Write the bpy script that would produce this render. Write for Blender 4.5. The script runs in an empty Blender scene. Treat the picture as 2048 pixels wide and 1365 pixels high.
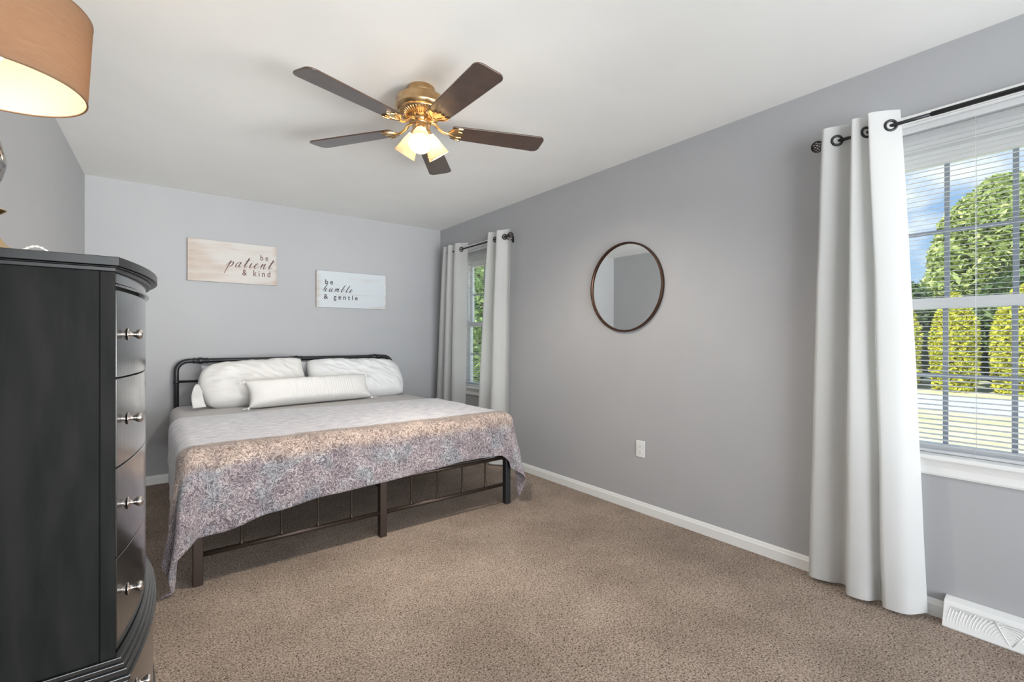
import bpy, bmesh, math, random
from mathutils import Vector, Matrix, noise as mnoise
random.seed(7)
PI = math.pi
C = bpy.context.scene.collection
SC = bpy.context.scene

# ------------------------------------------------------------------ camera
IMG_W, IMG_H = 2048.0, 1365.0
FPX = 943.0
EYE = 1.184
cam_d = bpy.data.cameras.new('camera'); cam = bpy.data.objects.new('camera', cam_d); C.objects.link(cam)
cam_d.sensor_fit = 'HORIZONTAL'; cam_d.sensor_width = 36.0
cam_d.lens = FPX / IMG_W * 36.0
cam_d.shift_y = -(682.5 - 679.0) / IMG_W
cam_d.clip_start = 0.05; cam_d.clip_end = 300
YAW = math.radians(37.592)
cam.location = (0, 0, EYE)
cam.rotation_euler = (PI / 2, 0, -YAW)
SC.camera = cam

# ------------------------------------------------------------------ view, sky, sun, added fill lamps
SC.view_settings.view_transform = 'Standard'; SC.view_settings.look = 'None'
SC.view_settings.gamma = 1.0; SC.view_settings.exposure = 0.12
SC.view_settings.use_curve_mapping = False
world = bpy.data.worlds.new('sky'); SC.world = world; world.use_nodes = True
def build_world():
    nt = world.node_tree; nt.nodes.clear(); N = nt.nodes.new; L = nt.links.new
    out = N('ShaderNodeOutputWorld'); bg = N('ShaderNodeBackground'); L(bg.outputs[0], out.inputs[0])
    tc = N('ShaderNodeTexCoord'); sep = N('ShaderNodeSeparateXYZ'); L(tc.outputs['Generated'], sep.inputs[0])
    ramp = N('ShaderNodeValToRGB'); L(sep.outputs['Z'], ramp.inputs[0])
    e = ramp.color_ramp.elements
    e[0].position = 0.0; e[0].color = (0.50, 0.66, 0.84, 1)
    e[1].position = 0.45; e[1].color = (0.10, 0.33, 0.80, 1)
    mp = N('ShaderNodeMapping'); L(tc.outputs['Generated'], mp.inputs[0]); mp.inputs['Scale'].default_value = (1, 1, 2.2)
    nz = N('ShaderNodeTexNoise'); L(mp.outputs[0], nz.inputs['Vector'])
    nz.inputs['Scale'].default_value = 4.2; nz.inputs['Detail'].default_value = 7; nz.inputs['Roughness'].default_value = .58
    cr = N('ShaderNodeValToRGB'); L(nz.outputs['Fac'], cr.inputs[0])
    cr.color_ramp.elements[0].position = .46; cr.color_ramp.elements[1].position = .60
    mx = N('ShaderNodeMixRGB'); L(cr.outputs[0], mx.inputs[0]); L(ramp.outputs[0], mx.inputs[1]); mx.inputs[2].default_value = (.95, .97, 1, 1)
    L(mx.outputs[0], bg.inputs[0]); bg.inputs[1].default_value = 1.15
build_world()
def lamp_obj(kind, name, loc, energy, color, **kw):
    d = bpy.data.lights.new(name, kind); d.energy = energy; d.color = color
    for k, v in kw.items(): setattr(d, k, v)
    o = bpy.data.objects.new(name, d); o.location = loc; C.objects.link(o); return o
def aim(o, target):
    o.rotation_euler = (Vector(target) - o.location).to_track_quat('-Z', 'Y').to_euler()
sun = lamp_obj('SUN', 'sun', (-20, -10, 30), 8.0, (1.0, .95, .85), angle=math.radians(.6))
aim(sun, (-20 + 1.0, -10 - .25, 30 - 1.15))
# large soft area lamp added behind the camera to fill the room
rear_fill = lamp_obj('AREA', 'rear_fill_area', (1.1, -5.5, .6), 950, (.94, .975, 1.0), shape='RECTANGLE', size=7.0, size_y=4.5)
aim(rear_fill, (1.1, 2.0, 1.9))
# spots added behind the camera to brighten far ceiling and left wall
def fill_spot(name, loc, target, energy, deg):
    o = lamp_obj('SPOT', name, loc, energy, (1.0, .985, .96), spot_size=math.radians(deg), spot_blend=1.0, shadow_soft_size=.35); aim(o, target); return o
fill_spot('fill_spot_far_ceiling', (1.0, -1.0, .75), (.85, 4.0, 2.60), 230, 44)
fill_spot('fill_spot_left_wall', (2.3, -1.0, 1.0), (-.4, 3.3, 1.75), 310, 40)

# ------------------------------------------------------------------ materials
def mat(name, color=(.8, .8, .8), rough=.5, metal=0.0, **kw):
    m = bpy.data.materials.new(name); m.use_nodes = True
    b = m.node_tree.nodes['Principled BSDF']
    b.inputs['Base Color'].default_value = (*color, 1); b.inputs['Roughness'].default_value = rough; b.inputs['Metallic'].default_value = metal
    for k, v in kw.items(): b.inputs[k].default_value = v
    return m
def srgb(r, g, b):
    f = lambda c: (c / 255 / 12.92) if c / 255 <= .04045 else ((c / 255 + .055) / 1.055) ** 2.4
    return (f(r), f(g), f(b))
def nodes(m):
    nt = m.node_tree
    return nt, nt.nodes.new, nt.links.new, nt.nodes['Principled BSDF']
def vary(m, c1, c2, scale, detail=4, rough=.5, coord='Object', stretch=(1, 1, 1), lo=.35, hi=.65, bump=0, bump_scale=None, dist=.003):
    nt, N, L, b = nodes(m)
    tc = N('ShaderNodeTexCoord'); mp = N('ShaderNodeMapping'); L(tc.outputs[coord], mp.inputs[0]); mp.inputs['Scale'].default_value = stretch
    nz = N('ShaderNodeTexNoise'); L(mp.outputs[0], nz.inputs['Vector']); nz.inputs['Scale'].default_value = scale; nz.inputs['Detail'].default_value = detail; nz.inputs['Roughness'].default_value = rough
    cr = N('ShaderNodeValToRGB'); L(nz.outputs['Fac'], cr.inputs[0])
    cr.color_ramp.elements[0].position = lo; cr.color_ramp.elements[0].color = (*c1, 1)
    cr.color_ramp.elements[1].position = hi; cr.color_ramp.elements[1].color = (*c2, 1)
    L(cr.outputs[0], b.inputs['Base Color'])
    if bump:
        bp = N('ShaderNodeBump'); bp.inputs['Strength'].default_value = bump; bp.inputs['Distance'].default_value = dist
        if bump_scale:
            n2 = N('ShaderNodeTexNoise'); L(mp.outputs[0], n2.inputs['Vector']); n2.inputs['Scale'].default_value = bump_scale; n2.inputs['Detail'].default_value = 3
            L(n2.outputs['Fac'], bp.inputs['Height'])
        else: L(nz.outputs['Fac'], bp.inputs['Height'])
        L(bp.outputs[0], b.inputs['Normal'])
    return m
WALL = vary(mat('grey_wall_paint', rough=.75), (.405, .406, .414), (.415, .416, .424), 3, bump=.12, bump_scale=260, dist=.001)
CEIL = vary(mat('white_ceiling_paint', rough=.9), (.80, .795, .77), (.82, .815, .79), 3)
TRIM = mat('white_trim_paint', (.80, .80, .78), .35)
SASH = mat('white_vinyl', (.86, .86, .85), .4)
GRID = mat('shade_toned_white_grille', (.42, .42, .52), .5)  # white grille bars, their shade put into the purplish grey colour
def carpet_mat():
    m = mat('taupe_carpet', rough=1.0); nt, N, L, b = nodes(m)
    b.inputs['Specular IOR Level'].default_value = .1
    tc = N('ShaderNodeTexCoord')
    n1 = N('ShaderNodeTexNoise'); L(tc.outputs['Object'], n1.inputs['Vector']); n1.inputs['Scale'].default_value = 150; n1.inputs['Detail'].default_value = 6; n1.inputs['Roughness'].default_value = .78; n1.inputs['Distortion'].default_value = .6
    n2 = N('ShaderNodeTexNoise'); L(tc.outputs['Object'], n2.inputs['Vector']); n2.inputs['Scale'].default_value = 2.3; n2.inputs['Detail'].default_value = 5; n2.inputs['Roughness'].default_value = .6
    cr = N('ShaderNodeValToRGB'); L(n1.outputs['Fac'], cr.inputs[0])
    e = cr.color_ramp.elements; e[0].position = .41; e[0].color = (*srgb(74, 61, 51), 1); e[1].position = .60; e[1].color = (*srgb(208, 190, 175), 1)
    k = e.new(.47); k.color = (*srgb(160, 143, 129), 1)
    c2 = N('ShaderNodeValToRGB'); L(n2.outputs['Fac'], c2.inputs[0])
    c2.color_ramp.elements[0].position = .35; c2.color_ramp.elements[0].color = (.80, .79, .78, 1)
    c2.color_ramp.elements[1].position = .65; c2.color_ramp.elements[1].color = (1.08, 1.08, 1.08, 1)
    mx = N('ShaderNodeMixRGB'); mx.blend_type = 'MULTIPLY'; mx.inputs[0].default_value = 1; L(cr.outputs[0], mx.inputs[1]); L(c2.outputs[0], mx.inputs[2])
    L(mx.outputs[0], b.inputs['Base Color'])
    bp = N('ShaderNodeBump'); bp.inputs['Strength'].default_value = .8; bp.inputs['Distance'].default_value = .008
    L(n1.outputs['Fac'], bp.inputs['Height']); L(bp.outputs[0], b.inputs['Normal'])
    return m
CARPET = carpet_mat()
def glass_mat():
    m = bpy.data.materials.new('window_glass'); m.use_nodes = True; nt = m.node_tree; nt.nodes.clear(); N = nt.nodes.new; L = nt.links.new
    out = N('ShaderNodeOutputMaterial'); mx = N('ShaderNodeMixShader'); t = N('ShaderNodeBsdfTransparent'); g = N('ShaderNodeBsdfGlossy'); g.inputs['Roughness'].default_value = .02
    t.inputs[0].default_value = (.94, .97, .96, 1); mx.inputs[0].default_value = .05
    L(t.outputs[0], mx.inputs[1]); L(g.outputs[0], mx.inputs[2]); L(mx.outputs[0], out.inputs[0]); return m
GLASS = glass_mat()
def cloth(name, color, transl=.0, bump_s=350, bump=.15, trans_col=None):
    m = bpy.data.materials.new(name); m.use_nodes = True; nt, N, L, b = nodes(m)
    b.inputs['Base Color'].default_value = (*color, 1); b.inputs['Roughness'].default_value = .9; b.inputs['Specular IOR Level'].default_value = .15
    tc = N('ShaderNodeTexCoord'); nz = N('ShaderNodeTexNoise'); L(tc.outputs['Object'], nz.inputs['Vector']); nz.inputs['Scale'].default_value = bump_s; nz.inputs['Detail'].default_value = 2
    bp = N('ShaderNodeBump'); bp.inputs['Strength'].default_value = bump; bp.inputs['Distance'].default_value = .001; L(nz.outputs['Fac'], bp.inputs['Height']); L(bp.outputs[0], b.inputs['Normal'])
    if transl:
        out = nt.nodes['Material Output']; t = N('ShaderNodeBsdfTranslucent'); t.inputs[0].default_value = (*(trans_col or color), 1)
        mx = N('ShaderNodeMixShader'); mx.inputs[0].default_value = transl
        L(b.outputs[0], mx.inputs[1]); L(t.outputs[0], mx.inputs[2]); L(mx.outputs[0], out.inputs[0])
    return m
CURTAIN = cloth('white_linen_curtain', (.775, .77, .75), .45)
BLIND = cloth('white_blind_slat', (.86, .86, .86), .30, bump=0)
BLACK = mat('black_metal', (.012, .012, .014), .38)
BRONZE = mat('dark_bronze_metal', (.045, .030, .022), .4, .5)
BEDBLK = mat('matte_black_tube', (.014, .014, .016), .42)
MIRROR = mat('mirror_glass', (.86, .88, .88), .01, 1.0)
MIRFRM = mat('bronze_mirror_frame', (.07, .035, .022), .35, .7)
BRASS = vary(mat('antique_brass', rough=.28, metal=1.0), (.52, .34, .17), (.62, .43, .24), 30)
BRASSL = mat('polished_brass', (.72, .50, .26), .22, 1.0)
NICKEL = mat('polished_nickel', (.66, .60, .55), .16, 1.0)
BLADE = vary(mat('walnut_blade', rough=.34), (.040, .019, .011), (.070, .033, .018), 22, stretch=(1, 1, 1))
_b = BLADE.node_tree.nodes['Principled BSDF']; _b.inputs['Coat Weight'].default_value = .8; _b.inputs['Coat Roughness'].default_value = .3
CORD = mat('white_cord', (.75, .75, .72), .5)
PLASTIC = mat('white_plastic', (.78, .78, .76), .35)
SLOT = mat('dark_slot', (.12, .12, .12), .6)
CHEST = vary(mat('charcoal_painted_wood', rough=.34), (.008, .0083, .008), (.015, .015, .0135), 14, detail=6, stretch=(2.0, 2.0, .35), bump=.1, dist=.001)
CHESTF = CHEST.copy(); CHESTF.name = 'charcoal_gloss_drawer_wood'
CHEST.node_tree.nodes['Principled BSDF'].inputs['Roughness'].default_value = .7
CHEST.node_tree.nodes['Principled BSDF'].inputs['Specular IOR Level'].default_value = .12
CHESTT = CHESTF.copy(); CHESTT.name = 'charcoal_satin_top_wood'
CHESTT.node_tree.nodes['Principled BSDF'].inputs['Roughness'].default_value = .30; CHESTT.node_tree.nodes['Principled BSDF'].inputs['Specular IOR Level'].default_value = .30
_b = CHESTF.node_tree.nodes['Principled BSDF']; _b.inputs['Roughness'].default_value = .27; _b.inputs['Coat Weight'].default_value = 1.0; _b.inputs['Coat Roughness'].default_value = .16
PILLOW = cloth('white_cotton', (.77, .77, .765), 0, 500, .12)
PILLOWC = cloth('cream_white_cotton', (.75, .735, .71), 0, 500, .15)
GREYP = cloth('pale_grey_cotton', (.55, .54, .57), 0, 500, .12)
SHEET = cloth('grey_cotton_sheet', (.60, .58, .57), 0, 500, .12)
WSHEET = cloth('white_cotton_sheet', (.74, .74, .75), 0, 500, .12)
def blanket_mat():
    m = mat('printed_plush_blanket', rough=.95); nt, N, L, b = nodes(m); b.inputs['Specular IOR Level'].default_value = .1
    b.inputs['Sheen Weight'].default_value = .25
    uv = N('ShaderNodeUVMap'); uv.uv_map = 'cloth'
    sep = N('ShaderNodeSeparateXYZ'); L(uv.outputs[0], sep.inputs[0])
    # streaky pale zone
    mp = N('ShaderNodeMapping'); L(uv.outputs[0], mp.inputs[0]); mp.inputs['Scale'].default_value = (9, 34, 1)
    ns = N('ShaderNodeTexNoise'); L(mp.outputs[0], ns.inputs['Vector']); ns.inputs['Scale'].default_value = 1.4; ns.inputs['Detail'].default_value = 6; ns.inputs['Roughness'].default_value = .65
    pale = N('ShaderNodeValToRGB'); L(ns.outputs['Fac'], pale.inputs[0]); e = pale.color_ramp.elements
    e[0].position = .34; e[0].color = (*srgb(178, 178, 190), 1); e[1].position = .60; e[1].color = (*srgb(226, 224, 226), 1)
    # swirl pattern: contour lines of a distorted noise
    nd = N('ShaderNodeTexNoise'); L(uv.outputs[0], nd.inputs['Vector']); nd.inputs['Scale'].default_value = 22; nd.inputs['Detail'].default_value = 2; nd.inputs['Distortion'].default_value = 2.2
    ml = N('ShaderNodeMath'); ml.operation = 'MULTIPLY'; L(nd.outputs['Fac'], ml.inputs[0]); ml.inputs[1].default_value = 36
    sn = N('ShaderNodeMath'); sn.operation = 'SINE'; L(ml.outputs[0], sn.inputs[0])
    sw = N('ShaderNodeMath'); sw.operation = 'MULTIPLY_ADD'; L(sn.outputs[0], sw.inputs[0]); sw.inputs[1].default_value = .5; sw.inputs[2].default_value = .5
    nf = N('ShaderNodeTexNoise'); L(uv.outputs[0], nf.inputs['Vector']); nf.inputs['Scale'].default_value = 70; nf.inputs['Detail'].default_value = 3
    swm = N('ShaderNodeMix'); swm.data_type = 'FLOAT'; swm.inputs[0].default_value = .42; L(sw.outputs[0], swm.inputs[2]); L(nf.outputs['Fac'], swm.inputs[3])
    tan = N('ShaderNodeValToRGB'); L(swm.outputs[0], tan.inputs[0]); e = tan.color_ramp.elements
    e[0].position = .25; e[0].color = (*srgb(126, 108, 99), 1); e[1].position = .76; e[1].color = (*srgb(192, 177, 166), 1); k = e.new(.47); k.color = (*srgb(160, 142, 131), 1)
    pur = N('ShaderNodeValToRGB'); L(swm.outputs[0], pur.inputs[0]); e = pur.color_ramp.elements
    e[0].position = .25; e[0].color = (*srgb(104, 95, 99), 1); e[1].position = .78; e[1].color = (*srgb(178, 167, 167), 1); k = e.new(.50); k.color = (*srgb(134, 124, 127), 1)
    tea = N('ShaderNodeValToRGB'); L(swm.outputs[0], tea.inputs[0]); e = tea.color_ramp.elements
    e[0].position = .25; e[0].color = (*srgb(98, 98, 103), 1); e[1].position = .78; e[1].color = (*srgb(172, 171, 172), 1)
    nl = N('ShaderNodeTexNoise'); L(uv.outputs[0], nl.inputs['Vector']); nl.inputs['Scale'].default_value = 5.5; nl.inputs['Detail'].default_value = 3
    lc = N('ShaderNodeValToRGB'); L(nl.outputs['Fac'], lc.inputs[0]); lc.color_ramp.elements[0].position = .5; lc.color_ramp.elements[1].position = .62
    face = N('ShaderNodeMixRGB'); L(lc.outputs[0], face.inputs[0]); L(pur.outputs[0], face.inputs[1]); L(tea.outputs[0], face.inputs[2])
    lc2 = N('ShaderNodeValToRGB'); L(nl.outputs['Fac'], lc2.inputs[0]); lc2.color_ramp.elements[0].position = .40; lc2.color_ramp.elements[1].position = .30
    lc2.color_ramp.elements[0].color = (0, 0, 0, 1); lc2.color_ramp.elements[1].color = (1, 1, 1, 1)
    # zones along the length (v = metres from the front edge of the bed top, minus is hanging)
    wob = N('ShaderNodeMath'); wob.operation = 'MULTIPLY_ADD'; L(nl.outputs['Fac'], wob.inputs[0]); wob.inputs[1].default_value = .09; L(sep.outputs['Y'], wob.inputs[2])
    def step(a, c):
        r = N('ShaderNodeMapRange'); L(wob.outputs[0], r.inputs[0]); r.inputs[1].default_value = a; r.inputs[2].default_value = c; return r
    s1 = step(.155, .20); s2 = step(-.03, .02)
    m1 = N('ShaderNodeMixRGB'); L(s2.outputs[0], m1.inputs[0]); L(face.outputs[0], m1.inputs[1]); L(tan.outputs[0], m1.inputs[2])
    bl = N('ShaderNodeTexNoise'); L(uv.outputs[0], bl.inputs['Vector']); bl.inputs['Scale'].default_value = 9; bl.inputs['Detail'].default_value = 4
    br = N('ShaderNodeValToRGB'); L(bl.outputs['Fac'], br.inputs[0]); br.color_ramp.elements[0].position = .36; br.color_ramp.elements[0].color = (.72, .71, .73, 1); br.color_ramp.elements[1].position = .64; br.color_ramp.elements[1].color = (1.08, 1.06, 1.05, 1)
    mb = N('ShaderNodeMixRGB'); mb.blend_type = 'MULTIPLY'; mb.inputs[0].default_value = 1; L(m1.outputs[0], mb.inputs[1]); L(br.outputs[0], mb.inputs[2]); m1 = mb
    m2 = N('ShaderNodeMixRGB'); L(s1.outputs[0], m2.inputs[0]); L(m1.outputs[0], m2.inputs[1]); L(pale.outputs[0], m2.inputs[2])
    # blush patches towards the hem
    hem = N('ShaderNodeMapRange'); L(wob.outputs[0], hem.inputs[0]); hem.inputs[1].default_value = -.36; hem.inputs[2].default_value = -.44
    blush = N('ShaderNodeMixRGB'); L(hem.outputs[0], blush.inputs[0]); L(m2.outputs[0], blush.inputs[1]); L(tan.outputs[0], blush.inputs[2])
    L(blush.outputs[0], b.inputs['Base Color'])
    bp = N('ShaderNodeBump'); bp.inputs['Strength'].default_value = .35; bp.inputs['Distance'].default_value = .004; L(nf.outputs['Fac'], bp.inputs['Height']); L(bp.outputs[0], b.inputs['Normal'])
    return m
BLANKET = blanket_mat()
def sign_mat(name, base, stain, x0, w, z0, h, ledge, redge):
    m = mat(name, rough=.7); nt, N, L, b = nodes(m)
    tc = N('ShaderNodeTexCoord'); mp = N('ShaderNodeMapping'); L(tc.outputs['Object'], mp.inputs[0]); mp.inputs['Scale'].default_value = (2.2, 1, 16)
    nz = N('ShaderNodeTexNoise'); L(mp.outputs[0], nz.inputs['Vector']); nz.inputs['Scale'].default_value = 1.2; nz.inputs['Detail'].default_value = 5
    sep = N('ShaderNodeSeparateXYZ'); L(tc.outputs['Object'], sep.inputs[0])
    def edge(a, c):
        r = N('ShaderNodeMapRange'); L(sep.outputs['X'], r.inputs[0]); r.inputs[1].default_value = a; r.inputs[2].default_value = c; return r
    le = edge(ledge, 0.0); re = edge(w - redge, w)
    ad = N('ShaderNodeMath'); ad.operation = 'MAXIMUM'; L(le.outputs[0], ad.inputs[0]); L(re.outputs[0], ad.inputs[1])
    ml = N('ShaderNodeMath'); ml.operation = 'MULTIPLY_ADD'; L(ad.outputs[0], ml.inputs[0]); ml.inputs[1].default_value = .30; L(nz.outputs['Fac'], ml.inputs[2])
    cr = N('ShaderNodeValToRGB'); L(ml.outputs[0], cr.inputs[0]); e = cr.color_ramp.elements
    e[0].position = .55; e[0].color = (*base, 1); e[1].position = .95; e[1].color = (*stain, 1)
    L(cr.outputs[0], b.inputs['Base Color']); return m
def shade_mat():
    m = bpy.data.materials.new('tan_lampshade_fabric'); m.use_nodes = True; nt = m.node_tree; nt.nodes.clear(); N = nt.nodes.new; L = nt.links.new
    out = N('ShaderNodeOutputMaterial'); d = N('ShaderNodeBsdfDiffuse'); t = N('ShaderNodeBsdfTranslucent'); mx = N('ShaderNodeMixShader')
    tc = N('ShaderNodeTexCoord'); mp = N('ShaderNodeMapping'); L(tc.outputs['Object'], mp.inputs[0]); mp.inputs['Scale'].default_value = (30, 30, 500)
    nz = N('ShaderNodeTexNoise'); L(mp.outputs[0], nz.inputs['Vector']); nz.inputs['Scale'].default_value = 1; nz.inputs['Detail'].default_value = 3
    cr = N('ShaderNodeValToRGB'); L(nz.outputs['Fac'], cr.inputs[0]); e = cr.color_ramp.elements
    e[0].position = .3; e[0].color = (.185, .125, .084, 1); e[1].position = .7; e[1].color = (.25, .17, .113, 1)
    L(cr.outputs[0], d.inputs[0]); t.inputs[0].default_value = (.55, .34, .19, 1); mx.inputs[0].default_value = .25
    L(d.outputs[0], mx.inputs[1]); L(t.outputs[0], mx.inputs[2]); L(mx.outputs[0], out.inputs[0]); return m
SHADE = shade_mat()
LINING = cloth('cream_shade_lining', (.80, .74, .66), .45, trans_col=(.7, .55, .4))
def frosted():
    m = bpy.data.materials.new('frosted_lamp_glass'); m.use_nodes = True; nt = m.node_tree; nt.nodes.clear(); N = nt.nodes.new; L = nt.links.new
    out = N('ShaderNodeOutputMaterial'); d = N('ShaderNodeBsdfDiffuse'); t = N('ShaderNodeBsdfTranslucent'); g = N('ShaderNodeBsdfGlossy'); g.inputs[1].default_value = .25
    mx = N('ShaderNodeMixShader'); m2 = N('ShaderNodeMixShader')
    d.inputs[0].default_value = (.8, .72, .58, 1); t.inputs[0].default_value = (.78, .66, .46, 1); mx.inputs[0].default_value = .7; m2.inputs[0].default_value = .06
    L(d.outputs[0], mx.inputs[1]); L(t.outputs[0], mx.inputs[2]); L(mx.outputs[0], m2.inputs[1]); L(g.outputs[0], m2.inputs[2]); L(m2.outputs[0], out.inputs[0]); return m
FROST = frosted()
def bulb_mat(name, col, s):
    m = mat(name, (.9, .85, .75), .4); b = m.node_tree.nodes['Principled BSDF']; b.inputs['Emission Color'].default_value = (*col, 1); b.inputs['Emission Strength'].default_value = s; return m
BULB = bulb_mat('lit_warm_bulb', (1.0, .91, .79), 3800)
BULB2 = bulb_mat('lit_table_lamp_bulb', (1.0, .72, .46), 90)
MERC = mat('mercury_glass', (.62, .60, .58), .08, 1.0)

# ------------------------------------------------------------------ mesh helpers
class MB:
    def __init__(s): s.v = []; s.f = []; s.sm = []; s.uv = {}
    def add(s, vs, fs, smooth=False):
        n = len(s.v); s.v += [tuple(p) for p in vs]
        for f in fs: s.f.append(tuple(i + n for i in f)); s.sm.append(smooth)
        return n
    def box(s, a, b):
        (x0, y0, z0), (x1, y1, z1) = a, b
        x0, x1 = min(x0, x1), max(x0, x1); y0, y1 = min(y0, y1), max(y0, y1); z0, z1 = min(z0, z1), max(z0, z1)
        s.add([(x0, y0, z0), (x1, y0, z0), (x1, y1, z0), (x0, y1, z0), (x0, y0, z1), (x1, y0, z1), (x1, y1, z1), (x0, y1, z1)],
              [(0, 3, 2, 1), (4, 5, 6, 7), (0, 1, 5, 4), (1, 2, 6, 5), (2, 3, 7, 6), (3, 0, 4, 7)]); return s
    def prism(s, pts, d, smooth=False):
        """closed polygon pts (3D, planar) extruded by vector d"""
        n = len(pts); d = Vector(d); A = [Vector(p) for p in pts]; B = [p + d for p in A]
        fs = [tuple(range(n - 1, -1, -1)), tuple(range(n, 2 * n))] + [(i, (i + 1) % n, n + (i + 1) % n, n + i) for i in range(n)]
        s.add(A + B, fs, smooth); return s
    def tube(s, pts, r, seg=10, closed=False, cap=True):
        P = [Vector(p) for p in pts]; n = len(P); R = r if isinstance(r, (list, tuple)) else [r] * n
        T = []
        for i in range(n):
            a = P[(i - 1) % n] if (closed or i > 0) else P[i]; b = P[(i + 1) % n] if (closed or i < n - 1) else P[i]
            T.append((b - a).normalized())
        up = Vector((0, 0, 1)) if abs(T[0].z) < .9 else Vector((1, 0, 0)); nrm = (up - T[0] * up.dot(T[0])).normalized()
        vs = []
        for i in range(n):
            nrm = (nrm - T[i] * nrm.dot(T[i]))
            nrm = nrm.normalized() if nrm.length > 1e-6 else T[i].orthogonal().normalized()
            bn = T[i].cross(nrm)
            for k in range(seg):
                a = 2 * PI * k / seg; vs.append(P[i] + (nrm * math.cos(a) + bn * math.sin(a)) * R[i])
        fs = []
        for i in range(n if closed else n - 1):
            j = (i + 1) % n
            for k in range(seg):
                l = (k + 1) % seg; fs.append((i * seg + k, i * seg + l, j * seg + l, j * seg + k))
        if cap and not closed: fs += [tuple(range(seg - 1, -1, -1)), tuple((n - 1) * seg + k for k in range(seg))]
        s.add(vs, fs, True); return s
    def lathe(s, prof, origin=(0, 0, 0), axis=(0, 0, 1), seg=28, cap=True):
        """prof: list of (r, h) along axis"""
        o = Vector(origin); ax = Vector(axis).normalized(); q = Vector((0, 0, 1)).rotation_difference(ax)
        vs = []
        for r, h in prof:
            for k in range(seg):
                a = 2 * PI * k / seg; vs.append(o + q @ Vector((r * math.cos(a), r * math.sin(a), h)))
        fs = []
        for i in range(len(prof) - 1):
            for k in range(seg):
                l = (k + 1) % seg; fs.append((i * seg + k, i * seg + l, (i + 1) * seg + l, (i + 1) * seg + k))
        if cap:
            if prof[0][0] > 1e-5: fs.append(tuple(range(seg - 1, -1, -1)))
            if prof[-1][0] > 1e-5: fs.append(tuple((len(prof) - 1) * seg + k for k in range(seg)))
        s.add(vs, fs, True); return s
    def sphere(s, c, r, seg=16, sc=(1, 1, 1)):
        c = Vector(c); vs = []; fs = []; rings = max(6, seg // 2)
        for i in range(rings + 1):
            th = PI * i / rings
            for k in range(seg):
                a = 2 * PI * k / seg
                vs.append(c + Vector((r * sc[0] * math.sin(th) * math.cos(a), r * sc[1] * math.sin(th) * math.sin(a), r * sc[2] * math.cos(th))))
        for i in range(rings):
            for k in range(seg):
                l = (k + 1) % seg; fs.append((i * seg + k, (i + 1) * seg + k, (i + 1) * seg + l, i * seg + l))
        s.add(vs, fs, True); return s
    def grid(s, fn, nu, nv, uvfn=None):
        vs = [fn(i / nu, j / nv) for j in range(nv + 1) for i in range(nu + 1)]
        fs = [(j * (nu + 1) + i, j * (nu + 1) + i + 1, (j + 1) * (nu + 1) + i + 1, (j + 1) * (nu + 1) + i) for j in range(nv) for i in range(nu)]
        n = s.add(vs, fs, True)
        if uvfn:
            for j in range(nv + 1):
                for i in range(nu + 1): s.uv[n + j * (nu + 1) + i] = uvfn(i / nu, j / nv)
        return s
    def build(s, name, material, parent=None, loc=None, bevel=0, bevel_seg=2, solid=0, sub=0, weld=False, smooth=None, angle=None):
        base = Vector(loc) if loc is not None else Vector((0, 0, 0))
        if parent is not None: base = world_origin(parent)
        me = bpy.data.meshes.new(name); me.from_pydata([Vector(p) - base for p in s.v], [], s.f)
        for p, q in zip(me.polygons, s.sm): p.use_smooth = q if smooth is None else smooth
        if s.uv:
            ul = me.uv_layers.new(name='cloth')
            for lp in me.loops: ul.data[lp.index].uv = s.uv.get(lp.vertex_index, (0, 0))
        if weld:
            bm = bmesh.new(); bm.from_mesh(me); bmesh.ops.remove_doubles(bm, verts=bm.verts, dist=1e-5); bm.to_mesh(me); bm.free()
        me.update(); me.materials.append(material)
        o = bpy.data.objects.new(name, me); C.objects.link(o)
        if parent is not None: o.parent = parent
        else: o.location = base
        if solid: md = o.modifiers.new('solid', 'SOLIDIFY'); md.thickness = solid; md.offset = 0
        if sub: md = o.modifiers.new('sub', 'SUBSURF'); md.levels = sub; md.render_levels = sub
        if bevel: md = o.modifiers.new('bevel', 'BEVEL'); md.width = bevel; md.segments = bevel_seg; md.limit_method = 'ANGLE'; md.angle_limit = math.radians(40)
        return o
def world_origin(o):
    v = Vector(o.location)
    while o.parent is not None: o = o.parent; v = v + Vector(o.location)
    return v
def tag(o, label, cat, group=None):
    o['label'] = label; o['category'] = cat
    if group: o['group'] = group
    return o
def thing(name, label, cat, loc, group=None):
    o = bpy.data.objects.new(name, None); C.objects.link(o); o.location = loc; o.empty_display_size = .1
    return tag(o, label, cat, group)
def struct(o):
    o['kind'] = 'structure'; return o
def s_empty(name, loc):
    o = bpy.data.objects.new(name, None); C.objects.link(o); o.location = loc; o['kind'] = 'structure'; return o
def dup_part(o, parent, offset):
    c = o.copy(); C.objects.link(c); c.parent = parent; c.location = Vector(o.location) + Vector(offset)
    return c
def lerp(a, b, t): return a + (b - a) * t
def smooth_path(pts, per=8):
    """Catmull-Rom through tuples"""
    P = [Vector(p) for p in pts]; out = []
    for i in range(len(P) - 1):
        p0 = P[max(i - 1, 0)]; p1 = P[i]; p2 = P[i + 1]; p3 = P[min(i + 2, len(P) - 1)]
        for k in range(per):
            t = k / per
            out.append(.5 * ((2 * p1) + (p2 - p0) * t + (2 * p0 - 5 * p1 + 4 * p2 - p3) * t * t + (3 * p1 - p0 - 3 * p2 + p3) * t ** 3))
    out.append(P[-1]); return out
def nz(x, y, z=0.0): return mnoise.noise(Vector((x, y, z)))

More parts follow.
